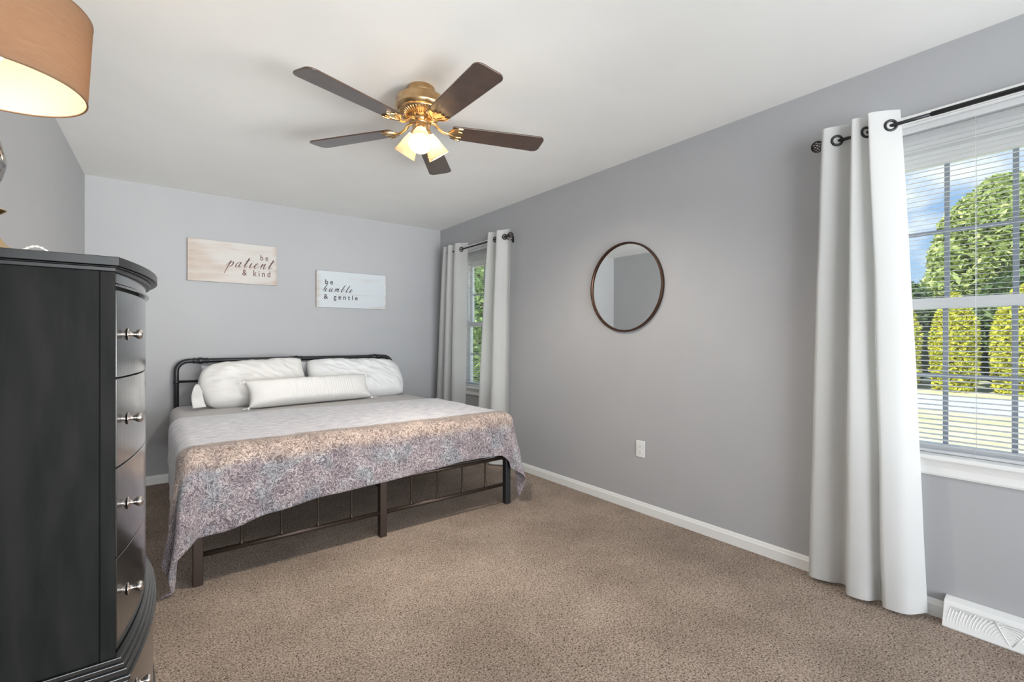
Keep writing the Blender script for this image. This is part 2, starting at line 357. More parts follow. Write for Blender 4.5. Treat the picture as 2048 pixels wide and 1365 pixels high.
# ------------------------------------------------------------------ room shell
XR, YB, YF, HC = 2.672, 4.83, -1.3, 2.44
TH = .13
def xl(y): return -.388 - .0295 * (YB - y)          # the left wall is a little out of square
W_OPEN = [(3.61, 4.36), (0.0, .746)]                 # window openings (far, near)
Z_SILL, Z_HEAD = .672, 2.137
m = MB(); m.box((-.9, YF - .1, -.1), (XR + TH, YB + .1, 0)); struct(m.build('floor', CARPET))
m = MB(); m.box((-.9, YF - .1, HC), (XR + TH, YB + .1, HC + .1)); struct(m.build('ceiling', CEIL))
m = MB(); m.box((-.9, YB, 0), (XR + TH, YB + .1, HC)); struct(m.build('wall_back', WALL))
m = MB()
ys = [YF, 0.0, .746, 3.61, 4.36, YB]
for i in (0, 2, 4): m.box((XR, ys[i], 0), (XR + TH, ys[i + 1], HC))
for a, b in W_OPEN: m.box((XR, a, 0), (XR + TH, b, Z_SILL)); m.box((XR, a, Z_HEAD), (XR + TH, b, HC))
struct(m.build('wall_right', WALL))
m = MB(); m.prism([(xl(YF), YF, 0), (xl(YB), YB, 0), (xl(YB) - .12, YB, 0), (xl(YF) - .12, YF, 0)], (0, 0, HC)); struct(m.build('wall_left', WALL))
def baseboard(name, p0, p1, inward, h=.072, t=.014):
    p0 = Vector((*p0, 0)); p1 = Vector((*p1, 0)); n = Vector((*inward, 0)).normalized()
    prof = [(0, 0), (t, 0), (t, h * .70), (t * .72, h * .80), (t * .55, h * .92), (t * .3, h), (0, h)]
    m = MB(); m.prism([p0 + n * a + Vector((0, 0, b)) for a, b in prof], p1 - p0); return struct(m.build(name, TRIM))
baseboard('baseboard_right', (XR, .462), (XR, YB), (-1, 0))
baseboard('baseboard_right', (XR, YF), (XR, .064), (-1, 0))
baseboard('baseboard_back', (xl(YB), YB), (XR - .014, YB), (0, -1))
baseboard('baseboard_left', (xl(YF), YF), (xl(YB), YB - .014), (1, .03))

# ------------------------------------------------------------------ windows
def window(name, y0, y1):
    w = s_empty(name, (XR, (y0 + y1) / 2, Z_SILL))
    xa, xb = XR + .066, XR + TH
    m = MB()                                                            # jamb liner + deep head
    m.box((XR, y0, Z_SILL), (xb, y0 + .006, Z_HEAD)); m.box((XR, y1 - .006, Z_SILL), (xb, y1, Z_HEAD)); m.box((XR, y0, Z_HEAD - .006), (xb, y1, Z_HEAD)); m.box((XR + .02, y0, Z_SILL), (xb, y1, Z_SILL + .015))
    m.box((xa, y0, Z_SILL), (xb, y0 + .022, Z_HEAD)); m.box((xa, y1 - .022, Z_SILL), (xb, y1, Z_HEAD)); m.box((xa, y0, 2.03), (xb, y1, Z_HEAD)); m.box((xa, y0, Z_SILL), (xb, y1, .69))
    m.build('window_frame', SASH, w)
    m = MB()                                                            # casing around the opening
    cw = .035
    m.box((XR - .012, y0 - cw, Z_SILL), (XR, y0, Z_HEAD + cw)); m.box((XR - .012, y1, Z_SILL), (XR, y1 + cw, Z_HEAD + cw)); m.box((XR - .012, y0, Z_HEAD), (XR, y1, Z_HEAD + cw))
    m.build('casing', TRIM, w, bevel=.003)
    m = MB(); m.box((XR - .042, y0 - .085, .672), (XR + .07, y1 + .085, .692)); m.build('window_sill', TRIM, w, bevel=.006, bevel_seg=3)
    m = MB(); m.prism([(XR, y0 - .06, .603), (XR - .012, y0 - .06, .603), (XR - .016, y0 - .06, .612), (XR - .014, y0 - .06, .64), (XR - .020, y0 - .06, .655), (XR - .028, y0 - .06, .672), (XR, y0 - .06, .672)], (0, y1 - y0 + .12, 0))
    m.build('apron', TRIM, w)
    g0, g1 = y0 + .060, y1 - .062
    def sash(zb, zt, rb, rt, x):
        m = MB()
        m.box((x, y0 + .022, zb), (x + .026, g0, zt)); m.box((x, g1, zb), (x + .026, y1 - .022, zt)); m.box((x, g0, zb), (x + .026, g1, zb + rb)); m.box((x, g0, zt - rt), (x + .026, g1, zt))
        s = m.build('sash', SASH, w, bevel=.003)
        m = MB(); xm = x + .011
        for k in (1, 2):
            yy = lerp(g0, g1, k / 3); m.box((xm, yy - .009, zb + rb), (xm + .006, yy + .009, zt - rt))
        zz = lerp(zb + rb, zt - rt, .5); m.box((xm + .0005, g0, zz - .009), (xm + .0055, g1, zz + .009))
        m.build('grille', GRID, s)
        m = MB(); m.box((x + .004, g0 - .003, zb + rb - .003), (x + .007, g1 + .003, zt - rt + .003)); m.build('pane', GLASS, s)
    sash(1.318, 2.032, .047, .075, xa + .032)
    sash(.690, 1.366, .038, .046, xa + .003)
    return w
window('window_1', *W_OPEN[0]); window('window_2', *W_OPEN[1])

def blind(y0, y1, label):
    t = thing('window_blind', label, 'blind', (XR + .03, (y0 + y1) / 2, Z_HEAD - .006), 'mini blinds in the windows')
    x0 = XR + .020; y0 += .012; y1 -= .012
    m = MB(); m.box((x0 - .002, y0, Z_HEAD - .034), (x0 + .026, y1, Z_HEAD - .0065)); m.build('headrail', BLIND, t, bevel=.002)
    m = MB(); z = Z_HEAD - .045; zb = .712
    while z > zb:
        # a thin curved slat, almost level
        prof = [(x0, z - .0008), (x0 + .012, z + .0016), (x0 + .024, z + .0020), (x0 + .024, z + .0012), (x0 + .012, z + .0008), (x0, z - .0015)]
        m.prism([(a, y0 + .002, b) for a, b in prof], (0, y1 - y0 - .004, 0)); z -= .0213
    m.build('slat_panel', BLIND, t)
    m = MB(); m.box((x0, y0 + .002, .694), (x0 + .024, y1 - .002, .706)); m.build('bottom_rail', BLIND, t, bevel=.002)
    for f in (.12, .5, .88):
        yy = lerp(y0, y1, f); m = MB(); m.tube([(x0 - .0015, yy, Z_HEAD - .03), (x0 - .0015, yy, .70)], .0007, 5); m.tube([(x0 + .0255, yy, Z_HEAD - .03), (x0 + .0255, yy, .70)], .0007, 5)
        m.build('ladder_cord', BLIND, t)
    return t
blind(*W_OPEN[0], 'white mini blind in the small far window beside the bed')
blind(*W_OPEN[1], 'white mini blind in the near window at the right edge')

# ------------------------------------------------------------------ curtains and rods
ROD_X, ROD_Z = 2.592, 2.126
def wire_ball(c, r, wr=.0022):
    c = Vector(c); m = MB()
    for k in range(5):
        a = PI * k / 5; pts = []
        for i in range(28):
            t = 2 * PI * i / 28; p = Vector((math.cos(t) * math.cos(a), math.sin(t), math.cos(t) * math.sin(a)))
            tw = p.y * .9; p = Vector((p.x * math.cos(tw) - p.z * math.sin(tw), p.y, p.x * math.sin(tw) + p.z * math.cos(tw)))
            pts.append(c + p * r)
        m.tube(pts, wr, 6, closed=True)
    return m
def rod(y_lo, y_hi, y_joint, label):
    t = thing('curtain_rod', label, 'curtain rod', (ROD_X, (y_lo + y_hi) / 2, ROD_Z), 'black curtain rods')
    m = MB(); m.tube([(ROD_X, y_joint - .05, ROD_Z), (ROD_X, y_hi, ROD_Z)], .0075, 14); m.build('inner_rod', BLACK, t)
    m = MB(); m.tube([(ROD_X, y_lo, ROD_Z), (ROD_X, y_joint, ROD_Z)], .0100, 14); m.build('outer_rod', BLACK, t)
    for y, s in ((y_lo, -1), (y_hi, 1)):
        f = wire_ball((ROD_X, y + s * .034, ROD_Z), .026).build('finial', BRONZE, t)
        m = MB(); m.lathe([(.012, 0), (.014, .004), (.010, .009)], (ROD_X, y, ROD_Z), (0, s, 0), 14); m.build('finial_collar', BLACK, f)
    for y in (y_lo + .03, y_hi - .03):
        m = MB(); m.box((XR - .014, y - .012, ROD_Z - .04), (XR, y + .012, ROD_Z + .02)) if False else None
        m.box((XR - .006, y - .011, ROD_Z - .045), (XR, y + .011, ROD_Z + .010)); m.tube([(XR - .005, y, ROD_Z - .025), (ROD_X + .01, y, ROD_Z - .022), (ROD_X - .008, y, ROD_Z - .016), (ROD_X - .012, y, ROD_Z - .004)], .004, 8)
        m.build('bracket', BLACK, t)
    return t
rod(3.42, 4.53, 3.95, 'black curtain rod over the small far window')
rod(-.19, .882, .492, 'black curtain rod over the near window at the right')

def curtain(top, bottom, label, grommets, ztop=2.192, zbot=.018, seed=0):
    """top/bottom: plan control points (y, x) from left to right"""
    N_ = 10
    T = smooth_path([(p[0], p[1], 0) for p in top], N_); B = smooth_path([(p[0], p[1], 0) for p in bottom], N_)
    n = len(T) - 1; ym = (top[0][0] + top[-1][0]) / 2
    t = thing('curtain', label, 'curtain', (ROD_X, ym, zbot), 'white grommet curtains')
    def fn(u, v):
        f = u * n; i = min(int(f), n - 1); k = f - i
        a = T[i].lerp(T[i + 1], k); b = B[i].lerp(B[i + 1], k)
        w = v ** .85
        p = a.lerp(b, w)
        wob = .006 * nz(u * 5 + seed, v * 3.0, 1.7) * min(1, v * 3)
        z = lerp(ztop, zbot, v) + (.004 * math.sin(u * 19 + seed) if v < .02 else 0)
        return (p.y + wob, p.x + .004 * nz(u * 4, v * 5, seed + 9.), z)
    m = MB(); m.grid(fn, n, 70); m.build('panel', CURTAIN, t)
    m = MB(); m.grid(lambda u, v: tuple(Vector(fn(u, .955 + .045 * v)) + Vector((-.0015, 0, 0))), n, 3); m.build('hem', CURTAIN, t)
    for gu in grommets:
        v = (ztop - ROD_Z) / (ztop - zbot)
        p = Vector(fn(gu, v)); q = Vector(fn(min(1, gu + .01), v)) - Vector(fn(max(0, gu - .01), v)); q.z = 0; q.normalize()
        ax = Vector((q.y, -q.x, 0)); 
        ring = []
        rr = .0215
        for i in range(28):
            a = 2 * PI * i / 28; ring.append(p + q * (rr * math.cos(a)) + Vector((0, 0, rr * math.sin(a))))
        g = MB(); g.tube(ring, .0058, 8, closed=True); g.build('grommet', BLACK, t)
    return t
# near window, left panel: three lobes whose ridges stand in front of the rod
curtain([(.895, 2.600), (.886, 2.560), (.868, 2.556), (.820, 2.590), (.785, 2.618), (.768, 2.585), (.764, 2.552), (.752, 2.550), (.715, 2.590), (.703, 2.612), (.700, 2.580), (.700, 2.546), (.688, 2.545), (.632, 2.590), (.600, 2.612)],
        [(.962, 2.625), (.950, 2.585), (.925, 2.572), (.862, 2.592), (.815, 2.628), (.792, 2.600), (.782, 2.545), (.762, 2.520), (.700, 2.532), (.668, 2.590), (.652, 2.570), (.643, 2.535), (.622, 2.525), (.560, 2.545), (.512, 2.630)],
        'white sheer curtain beside the near window at the right', (.20, .57, .93), seed=3)
# far window, two panels
curtain([(4.60, 2.625), (4.575, 2.57), (4.53, 2.56), (4.50, 2.62), (4.46, 2.56), (4.42, 2.555), (4.375, 2.62), (4.33, 2.565), (4.29, 2.56), (4.23, 2.592), (4.15, 2.620)],
        [(4.77, 2.625), (4.735, 2.55), (4.67, 2.54), (4.62, 2.62), (4.56, 2.54), (4.50, 2.535), (4.44, 2.625), (4.38, 2.545), (4.33, 2.54), (4.27, 2.58), (4.215, 2.625)],
        'white sheer curtain left of the far window, nearest the room corner', (.90,), seed=11)
curtain([(3.70, 2.625), (3.675, 2.55), (3.655, 2.545), (3.61, 2.592), (3.575, 2.62), (3.555, 2.585), (3.535, 2.545), (3.515, 2.545), (3.475, 2.592), (3.44, 2.62), (3.40, 2.60)],
        [(3.92, 2.625), (3.89, 2.55), (3.85, 2.535), (3.78, 2.59), (3.72, 2.625), (3.68, 2.57), (3.645, 2.53), (3.60, 2.535), (3.54, 2.59), (3.48, 2.625), (3.42, 2.59)],
        'white sheer curtain right of the far window, nearest the mirror', (.30, .80), seed=23)

# ------------------------------------------------------------------ ceiling fan
FX, FY = 1.079, 2.146
fan = thing('ceiling_fan', 'brass ceiling fan with five dark walnut blades and lit glass shades', 'ceiling fan', (FX, FY, HC))
def fl(prof, nm, mt, seg=40, parent=fan): m = MB(); m.lathe([(r, z - HC) for r, z in prof], (FX, FY, HC), (0, 0, 1), seg); return m.build(nm, mt, parent, weld=False)
fl([(.066, 2.4395), (.069, 2.436), (.069, 2.404), (.066, 2.398), (.064, 2.390)], 'canopy', BRASS)
fl([(.060, 2.392), (.092, 2.391), (.108, 2.388), (.119, 2.381), (.123, 2.372), (.124, 2.344), (.127, 2.341), (.127, 2.333), (.123, 2.329), (.121, 2.322), (.113, 2.317)], 'motor_housing', BRASS)
m = MB(); m.lathe([(.112, 2.3200 - HC), (.108, 2.3100 - HC), (.060, 2.2920 - HC), (.052, 2.2860 - HC), (.05, 2.2800 - HC)], (FX, FY, HC), (0, 0, 1), 40)
vp = m.build('vent_plate', BRASS, fan)
m = MB()
for k in range(44):
    a = 2 * PI * k / 44; c, s_ = math.cos(a), math.sin(a)
    m.tube([(FX + .106 * c, FY + .106 * s_, 2.3080), (FX + .064 * c, FY + .064 * s_, 2.2925)], .0022, 6)
m.build('vent_ribs', BRASSL, vp)
fl([(.050, 2.2860), (.052, 2.2800), (.052, 2.2680), (.046, 2.2640), (.042, 2.2620), (.042, 2.2540), (.0435, 2.2520), (.0435, 2.2240), (.041, 2.2210), (.036, 2.2160), (.034, 2.2100), (.030, 2.2040), (.012, 2.1980), (.006, 2.1920)], 'switch_housing', BRASS)
BL_Z = 2.239
ZERO = math.radians(-91.73)
def blade_pt(k, r, w, dz=0.0, pitch=math.radians(8.5)):
    a = ZERO + k * 2 * PI / 5; rad = Vector((math.cos(a), math.sin(a), 0)); tan = Vector((-math.sin(a), math.cos(a), 0))
    up = Vector((0, 0, 1)); tn = tan * math.cos(pitch) - up * math.sin(pitch); nn = tan * math.sin(pitch) + up * math.cos(pitch)
    return Vector((FX, FY, BL_Z)) + rad * (r * 1.018) + tn * w + nn * dz
OUT = [(.150, -.048), (.158, -.054)]
for (r, w) in ((.30, -.060), (.45, -.065), (.585, -.069)): OUT.append((r, w))
for i in range(7):
    a = -PI / 2 + (PI / 2) * i / 6; OUT.append((.600 + .034 * math.cos(a) - .004, -.036 + .034 * math.sin(a)))
OUT2 = OUT + [(r, -w) for r, w in reversed(OUT)]
for k in range(5):
    m = MB(); n = len(OUT2)
    A = [blade_pt(k, r, w, .0035) for r, w in OUT2]; B = [blade_pt(k, r, w, -.0035) for r, w in OUT2]
    m.add(A + B, [tuple(range(n)), tuple(range(2 * n - 1, n - 1, -1))] + [(i, n + i, n + (i + 1) % n, (i + 1) % n) for i in range(n)])
    m.build('blade', BLADE, fan, bevel=.0015)
for k in range(5):
    m = MB()
    arm = smooth_path([tuple(blade_pt(k, r, 0, dz, 0)) for r, dz in ((.045, .034), (.070, .030), (.090, .008), (.115, -.006), (.140, -.010))], 6)
    m.tube(arm, [lerp(.0095, .0075, i / (len(arm) - 1)) for i in range(len(arm))], 10)
    leaf = [(.128, 0), (.140, -.022), (.156, -.040), (.178, -.052), (.200, -.050), (.190, -.034), (.204, -.022), (.196, -.010), (.212, 0)]
    leaf2 = leaf + [(r, -w) for r, w in reversed(leaf[1:-1])]; n = len(leaf2)
    A = [blade_pt(k, r, w, -.0045) for r, w in leaf2]; B = [blade_pt(k, r, w * .96, -.0085) for r, w in leaf2]
    m.add(A + B, [tuple(range(n)), tuple(range(2 * n - 1, n - 1, -1))] + [(i, n + i, n + (i + 1) % n, (i + 1) % n) for i in range(n)])
    for sgn in (-1, 1):
        m.tube(smooth_path([tuple(blade_pt(k, r, sgn * w, -.0095)) for r, w in ((.135, .004), (.150, .024), (.170, .042), (.198, .050))], 5), .0035, 6)
        m.tube(smooth_path([tuple(blade_pt(k, r, sgn * w, -.0095)) for r, w in ((.135, .004), (.160, .014), (.180, .024), (.202, .022))], 5), .003, 6)
    m.build('blade_bracket', BRASSL, fan)
FW = Vector((math.sin(YAW), math.cos(YAW), 0)); RT = Vector((math.cos(YAW), -math.sin(YAW), 0))
for k in range(3):
    a = math.radians(-100 + 120 * k)
    # arm directions chosen so one shade faces the room's near side
    d = (RT * math.cos(a + math.radians(18)) + FW * math.sin(a + math.radians(18))).normalized()
    ax = (d * .56 + Vector((0, 0, -1)) * .83).normalized(); o = Vector((FX, FY, 2.226)) + d * .030
    m = MB(); m.lathe([(.017, -.012), (.021, 0), (.024, .014), (.024, .022), (.020, .024)], o, ax, 22); hold = m.build('light_socket', BRASS, fan)
    m = MB(); m.lathe([(.023, .016), (.029, .024), (.037, .050), (.046, .090), (.056, .126), (.057, .128), (.055, .127), (.045, .090), (.036, .050), (.027, .024)], o, ax, 32, cap=False)
    m.build('glass_shade', FROST, fan)
    m = MB(); m.sphere(o + ax * .066, .019, 14); m.build('bulb', BULB, hold)
for dx, dy, ln in ((.030, -.020, .115), (-.018, -.034, .075)):
    m = MB(); m.tube([(FX + dx, FY + dy, 2.218), (FX + dx, FY + dy, 2.218 - ln)], .0011, 5); m.sphere((FX + dx, FY + dy, 2.218 - ln - .006), .005, 8, (1, 1, 1.6)); m.build('pull_chain', BRASSL, fan)

# ------------------------------------------------------------------ round mirror, outlet, register
MC = Vector((XR, 2.150, 1.552)); MR = .316
mir = thing('round_mirror', 'round mirror with thin dark bronze frame on the right wall', 'mirror', MC)
m = MB(); m.lathe([(MR - .014, .001), (MR, .001), (MR, .024), (MR - .002, .026), (MR - .010, .026), (MR - .012, .024), (MR - .012, .012), (MR - .014, .012)], MC, (-1, 0, 0), 96, cap=False); m.build('frame', MIRFRM, mir)
m = MB(); m.lathe([(0, .012), (MR - .010, .012)], MC, (-1, 0, 0), 96, cap=False); m.lathe([(MR - .010, .0105), (0, .0105)], MC, (-1, 0, 0), 96, cap=False); m.build('mirror_glass', MIRROR, mir, smooth=False)
OC = Vector((XR, 2.024, .432))
out = thing('wall_outlet', 'white electrical outlet low on the right wall under the mirror', 'outlet', OC)
m = MB(); m.box((XR - .006, OC.y - .035, OC.z - .057), (XR, OC.y + .035, OC.z + .057)); m.build('cover_plate', PLASTIC, out, bevel=.003, bevel_seg=3)
for dz in (-.020, .020):
    m = MB(); m.prism([(XR - .008, OC.y + .017 * math.cos(a) , OC.z + dz + .0145 * math.sin(a)) for a in [2 * PI * i / 20 for i in range(20)]], (.003, 0, 0)); r = m.build('receptacle', PLASTIC, out)
    m = MB()
    for dy in (-.006, .006): m.box((XR - .0085, OC.y + dy - .001, OC.z + dz - .001), (XR - .0078, OC.y + dy + .001, OC.z + dz + .007))
    m.tube([(XR - .0085, OC.y, OC.z + dz - .008), (XR - .0078, OC.y, OC.z + dz - .008)], .0022, 8); m.build('slot', SLOT, r)

reg = thing('baseboard_register', 'white baseboard heating register on the carpet under the near window', 'floor register', (XR - .04, .262, 0))
RY0, RY1 = .066, .460
def regx(z): return lerp(2.594, 2.630, z / .094)
m = MB(); m.prism([(XR, RY0, 0), (2.594, RY0, 0), (2.592, RY0, .006), (2.630, RY0, .092), (2.634, RY0, .098), (XR - .004, RY0, .108), (XR, RY0, .108)], (0, RY1 - RY0, 0)); m.build('housing', PLASTIC, reg, bevel=.002)
m = MB(); rc = ((RY0 + RY1) / 2, .016)
def on_reg(y, z, off): return Vector((regx(z) - off, y, z))
z_hi = .078
for s_ in (-1, 1):
    for i in range(19):
        r = .012 + i * .0092; pts = []
        for j in range(17):
            a = lerp(0, math.radians(122), j / 16)          # sweep out from the baseline up to the dividing bar
            y = rc[0] + s_ * (.006 + r * math.cos(a * .62)); z = rc[1] + r * math.sin(a * .62)
            if z > z_hi: break
            pts.append(on_reg(y, z, .0015))
        if len(pts) > 2: m.tube(pts, .0021, 6)
for i in range(8):
    zc = .022 + i * .0075; hw = .004 + (zc - .014) * .62
    m.tube([on_reg(rc[0] + hw * q, zc + .006 * (1 - q * q), .0015) for q in [-1 + j / 4 for j in range(9)] if zc + .006 * (1 - q * q) < .081], .0019, 6)
m.build('louvre_ribs', PLASTIC, reg)
m = MB()
m.prism([tuple(on_reg(y, z, -.0006)) for y, z in ((RY0 + .020, .012), (RY1 - .020, .012), (RY1 - .020, .082), (RY0 + .020, .082))], (-.0012, 0, .0003)); m.build('louvre_backing', mat('shaded_grey_louvre', (.60, .60, .59), .6), reg)  # backing greyed to paint in the shadow between the ribs
m = MB()
for s_ in (-1, 1): m.tube([on_reg(rc[0] + s_ * .004, .014, .002), on_reg(rc[0] + s_ * .046, .080, .002)], .0028, 6)
m.build('divider', PLASTIC, reg)

# ------------------------------------------------------------------ wooden signs
def ribbon_word(letters, x0, z0, unit, adv, y, nib=.085, hair=.036, shear=.42, rise=0.0):
    L_ = {
        'p': [[(-.35, .1), (-.05, .75), (.12, 1.15), (.06, .2), (-.02, -1.35)], [(.06, .3), (.3, .9), (.6, .95), (.66, .45), (.4, .02), (.2, .12)]],
        'a': [[(.66, .9), (.35, 1.0), (.04, .6), (.08, .08), (.32, .05), (.56, .5), (.68, .98), (.60, .25), (.76, 0), (1.15, .4)]],
        't': [[(-.1, .3), (.25, 1.3), (.34, 1.95), (.2, .6), (.28, .03), (.75, .4)], [(-.15, 1.30), (.3, 1.36), (.75, 1.55)]],
        'i': [[(0, .3), (.2, 1.0), (.14, .25), (.3, 0), (.85, .5)], [(.27, 1.42), (.32, 1.52)]],
        'e': [[(-.1, .2), (.35, .55), (.48, .88), (.28, 1.0), (.05, .5), (.2, .02), (.5, .1), (.9, .5)]],
        'n': [[(-.05, .5), (.14, 1.0), (.1, .5), (.06, 0)], [(.08, .25), (.38, .9), (.6, .95), (.58, .3), (.72, 0), (1.1, .4)]],
        'h': [[(-.3, .4), (.1, 1.3), (.42, 2.1), (.25, 1.6), (.02, 0)], [(.06, .25), (.36, .9), (.58, .92), (.54, .25), (.7, 0), (1.1, .45)]],
        'u': [[(-.05, .4), (.16, 1.0), (.1, .3), (.28, 0), (.58, .45), (.72, 1.0), (.66, .25), (.82, 0), (1.15, .4)]],
        'm': [[(-.05, .5), (.12, 1.0), (.04, 0)], [(.06, .25), (.32, .9), (.48, .9), (.42, 0)], [(.44, .25), (.7, .9), (.88, .92), (.85, .25), (1.0, 0), (1.35, .4)]],
        'b': [[(-.1, .3), (.3, 1.5), (.45, 2.05), (.28, 1.5), (.06, .3), (.25, 0), (.55, .3), (.5, .85), (.9, .75)]],
        'l': [[(-.1, .3), (.3, 1.5), (.42, 2.0), (.24, 1.3), (.08, .3), (.25, 0), (.75, .4)]]}
    m = MB(); x = x0
    for i, ch in enumerate(letters):
        for st in L_[ch]:
            P = smooth_path([(px, pz, 0) for px, pz in st], 7); W = [Vector(((p.x + p.y * shear) * unit + x, y, p.y * unit + z0 + rise * i)) for p in P]
            vs = []
            for q in range(len(W)):
                d = (W[min(q + 1, len(W) - 1)] - W[max(q - 1, 0)]).normalized(); nrm = Vector((-d.z, 0, d.x))
                hw = unit * (hair + nib * max(0.0, -d.z) ** 1.5 * math.sin(PI * min(max(q / (len(W) - 1), .08), .92)))
                vs += [W[q] + nrm * hw, W[q] - nrm * hw, W[q] + nrm * hw - Vector((0, .0008, 0)), W[q] - nrm * hw - Vector((0, .0008, 0))]
            fs = []
            for q in range(len(W) - 1):
                a = q * 4; b = a + 4; fs += [(a + 2, b + 2, b + 3, a + 3), (a, a + 1, b + 1, b), (a, b, b + 2, a + 2), (a + 1, a + 3, b + 3, b + 1)]
            m.add(vs, fs)
        x += adv[i]
    return m
def font_word(body, x0, x1, z0, cap, y, bold=.012):
    cu = bpy.data.curves.new('lettering', 'FONT'); cu.body = body; cu.size = 1; cu.extrude = .02; cu.offset = bold; cu.space_character = 1.55; cu.space_word = 1.2
    o = bpy.data.objects.new('lettering', cu); C.objects.link(o)
    dg = bpy.context.evaluated_depsgraph_get(); me = bpy.data.meshes.new_from_object(o.evaluated_get(dg)); bpy.data.objects.remove(o); bpy.data.curves.remove(cu)
    xs = [v.co.x for v in me.vertices]; a, b = min(xs), max(xs); m = MB()
    for v in me.vertices: m.v.append((lerp(x0, x1, (v.co.x - a) / (b - a)), y - (v.co.z + .02) / .04 * .0008, z0 + v.co.y / .70 * cap))
    for p in me.polygons: m.f.append(tuple(p.vertices)); m.sm.append(False)
    bpy.data.meshes.remove(me); return m
def sign(x0, x1, z0, z1, label, mtl, ink, lines):
    w, h = x1 - x0, z1 - z0; yf = YB - .030
    t = thing('wooden_sign', label, 'sign', (x0, YB - .015, z0), 'wooden word signs over the bed')
    m = MB(); m.box((x0, yf, z0), (x1, YB - .001, z1)); m.build('board', mtl, t, bevel=.002)
    for ln in lines:
        if ln[0] == 'font': mm = font_word(ln[1], x0 + ln[2] * w, x0 + ln[3] * w, z0 + ln[4] * h, ln[5] * h, yf - .0002)
        else: mm = ribbon_word(ln[1], x0 + ln[2] * w, z0 + ln[3] * h, ln[4] * h, [q * ln[4] * h for q in ln[5]], yf - .0002)
        mm.build('lettering', ink, t)
INK1 = mat('brown_ink', srgb(112, 82, 76), .7); INK2 = mat('charcoal_ink', srgb(58, 52, 54), .7)
SG1 = sign_mat('whitewashed_wood_tan', (.56, .53, .495), (.45, .34, .27), 0, .685, 0, .36, .42, .05)
SG2 = sign_mat('whitewashed_wood_cool', (.55, .585, .61), (.47, .38, .29), 0, .709, 0, .36, .06, .02)
sign(.256, .940, 1.682, 2.040, 'whitewashed wooden sign reading be patient & kind, left over the bed', SG1, INK1,
     [('font', 'be', .80, .895, .620, .135), ('word', 'patient', .425, .400, .125, [1.25, 1.40, .95, .88, 1.15, 1.40, .9]), ('font', '& kind', .590, .920, .205, .150)])
sign(1.292, 2.002, 1.500, 1.860, 'whitewashed wooden sign reading be humble & gentle, nearer the window', SG2, INK2,
     [('font', 'be', .116, .223, .640, .125), ('word', 'humble', .085, .430, .098, [1.50, 1.60, 1.80, 1.35, 1.05, .9]), ('font', '& gentle', .096, .570, .232, .130)])

# ------------------------------------------------------------------ bed frame
bed = thing('metal_bed', 'black metal pipe bed frame with rounded headboard and spindle foot', 'bed', (1.11, 3.73, 0))
HX0, HX1, HY, HZ = .178, 2.044, 4.762, 1.003
def arc_corner(x0, sgn):
    pts = [(x0, HY, 0)]; r = .085
    for i in range(9):
        a = (PI / 2) * i / 8; pts.append((x0 + sgn * r * (1 - math.cos(a)), HY, HZ - r + r * math.sin(a)))
    return pts
L_ = arc_corner(HX0, 1); R_ = arc_corner(HX1, -1)
m = MB(); m.tube(L_ + [(.60, HY, HZ), (1.1, HY, HZ), (1.6, HY, HZ)] + R_[::-1], .0185, 14); hb = m.build('headboard_tube', BEDBLK, bed)
for x in (.345, 1.100, 1.866):
    m = MB(); m.lathe([(.019, -.055), (.0225, -.052), (.0225, -.034), (.020, -.030), (.020, -.026), (.026, -.012), (.0275, 0), (.026, .012), (.020, .026), (.020, .030), (.0225, .034), (.0225, .052), (.019, .055)], (x, HY, HZ), (1, 0, 0), 18)
    m.build('pipe_joint', BEDBLK, hb)
for z in (.832, .56):
    m = MB(); m.tube([(HX0, HY, z), (HX1, HY, z)], .0105, 10); m.build('headboard_crossbar', BEDBLK, bed)
for x in (HX0, HX1):
    m = MB(); m.lathe([(.019, -.012), (.022, -.008), (.022, .008), (.019, .012)], (x, HY, .830), (0, 0, 1), 16); m.build('pipe_joint', BEDBLK, hb)
for k in range(1, 8):
    x = lerp(HX0, HX1, k / 8); m = MB(); m.tube([(x, HY, .56), (x, HY, .832)], .0075, 8); m.build('headboard_spindle', BEDBLK, bed)
FYB = 2.722
for i, x in enumerate((.186, 1.112, 2.046)):
    m = MB(); m.box((x - .021, FYB - .021, 0), (x + .021, FYB + .021, .345)); m.build('leg', BRONZE if i < 2 else BEDBLK, bed, bevel=.003)
for x in (.186, 1.112, 2.046):
    m = MB(); m.box((x - .02, 3.72, 0), (x + .02, 3.76, .30)); m.build('leg', BEDBLK, bed, bevel=.003)
def foot_rail(z, r, nm):
    m = MB(); m.tube([(.205, FYB, z), (1.092, FYB, z)], r, 12); m.tube([(1.132, FYB, z), (2.026, FYB, z)], r, 12); m.build(nm, BRONZE, bed)
foot_rail(.142, .0125, 'foot_rail'); foot_rail(.334, .0125, 'foot_rail')
for a, b in ((.186, 1.112), (1.112, 2.046)):
    for k in range(1, 5):
        x = lerp(a, b, k / 5); m = MB()
        m.lathe([(.010, .150), (.0115, .156), (.0115, .160), (.0065, .166), (.0062, .176), (.0062, .308), (.0065, .314), (.0105, .320), (.0105, .326)], (x, FYB, 0), (0, 0, 1), 10); m.build('foot_spindle', BRONZE, bed)
for x in (.17, 2.06):
    m = MB(); m.box((x - .012, FYB + .02, .30), (x + .012, HY - .02, .338)); m.build('side_rail', BEDBLK, bed, bevel=.002)
m = MB(); m.box((1.095, FYB + .02, .29), (1.130, HY - .02, .318)); m.build('centre_rail', BEDBLK, bed)
for k in range(10):
    y = lerp(FYB + .12, HY - .12, k / 9); m = MB(); m.box((.182, y - .02, .320), (2.048, y + .02, .337)); m.build('slat', BEDBLK, bed)

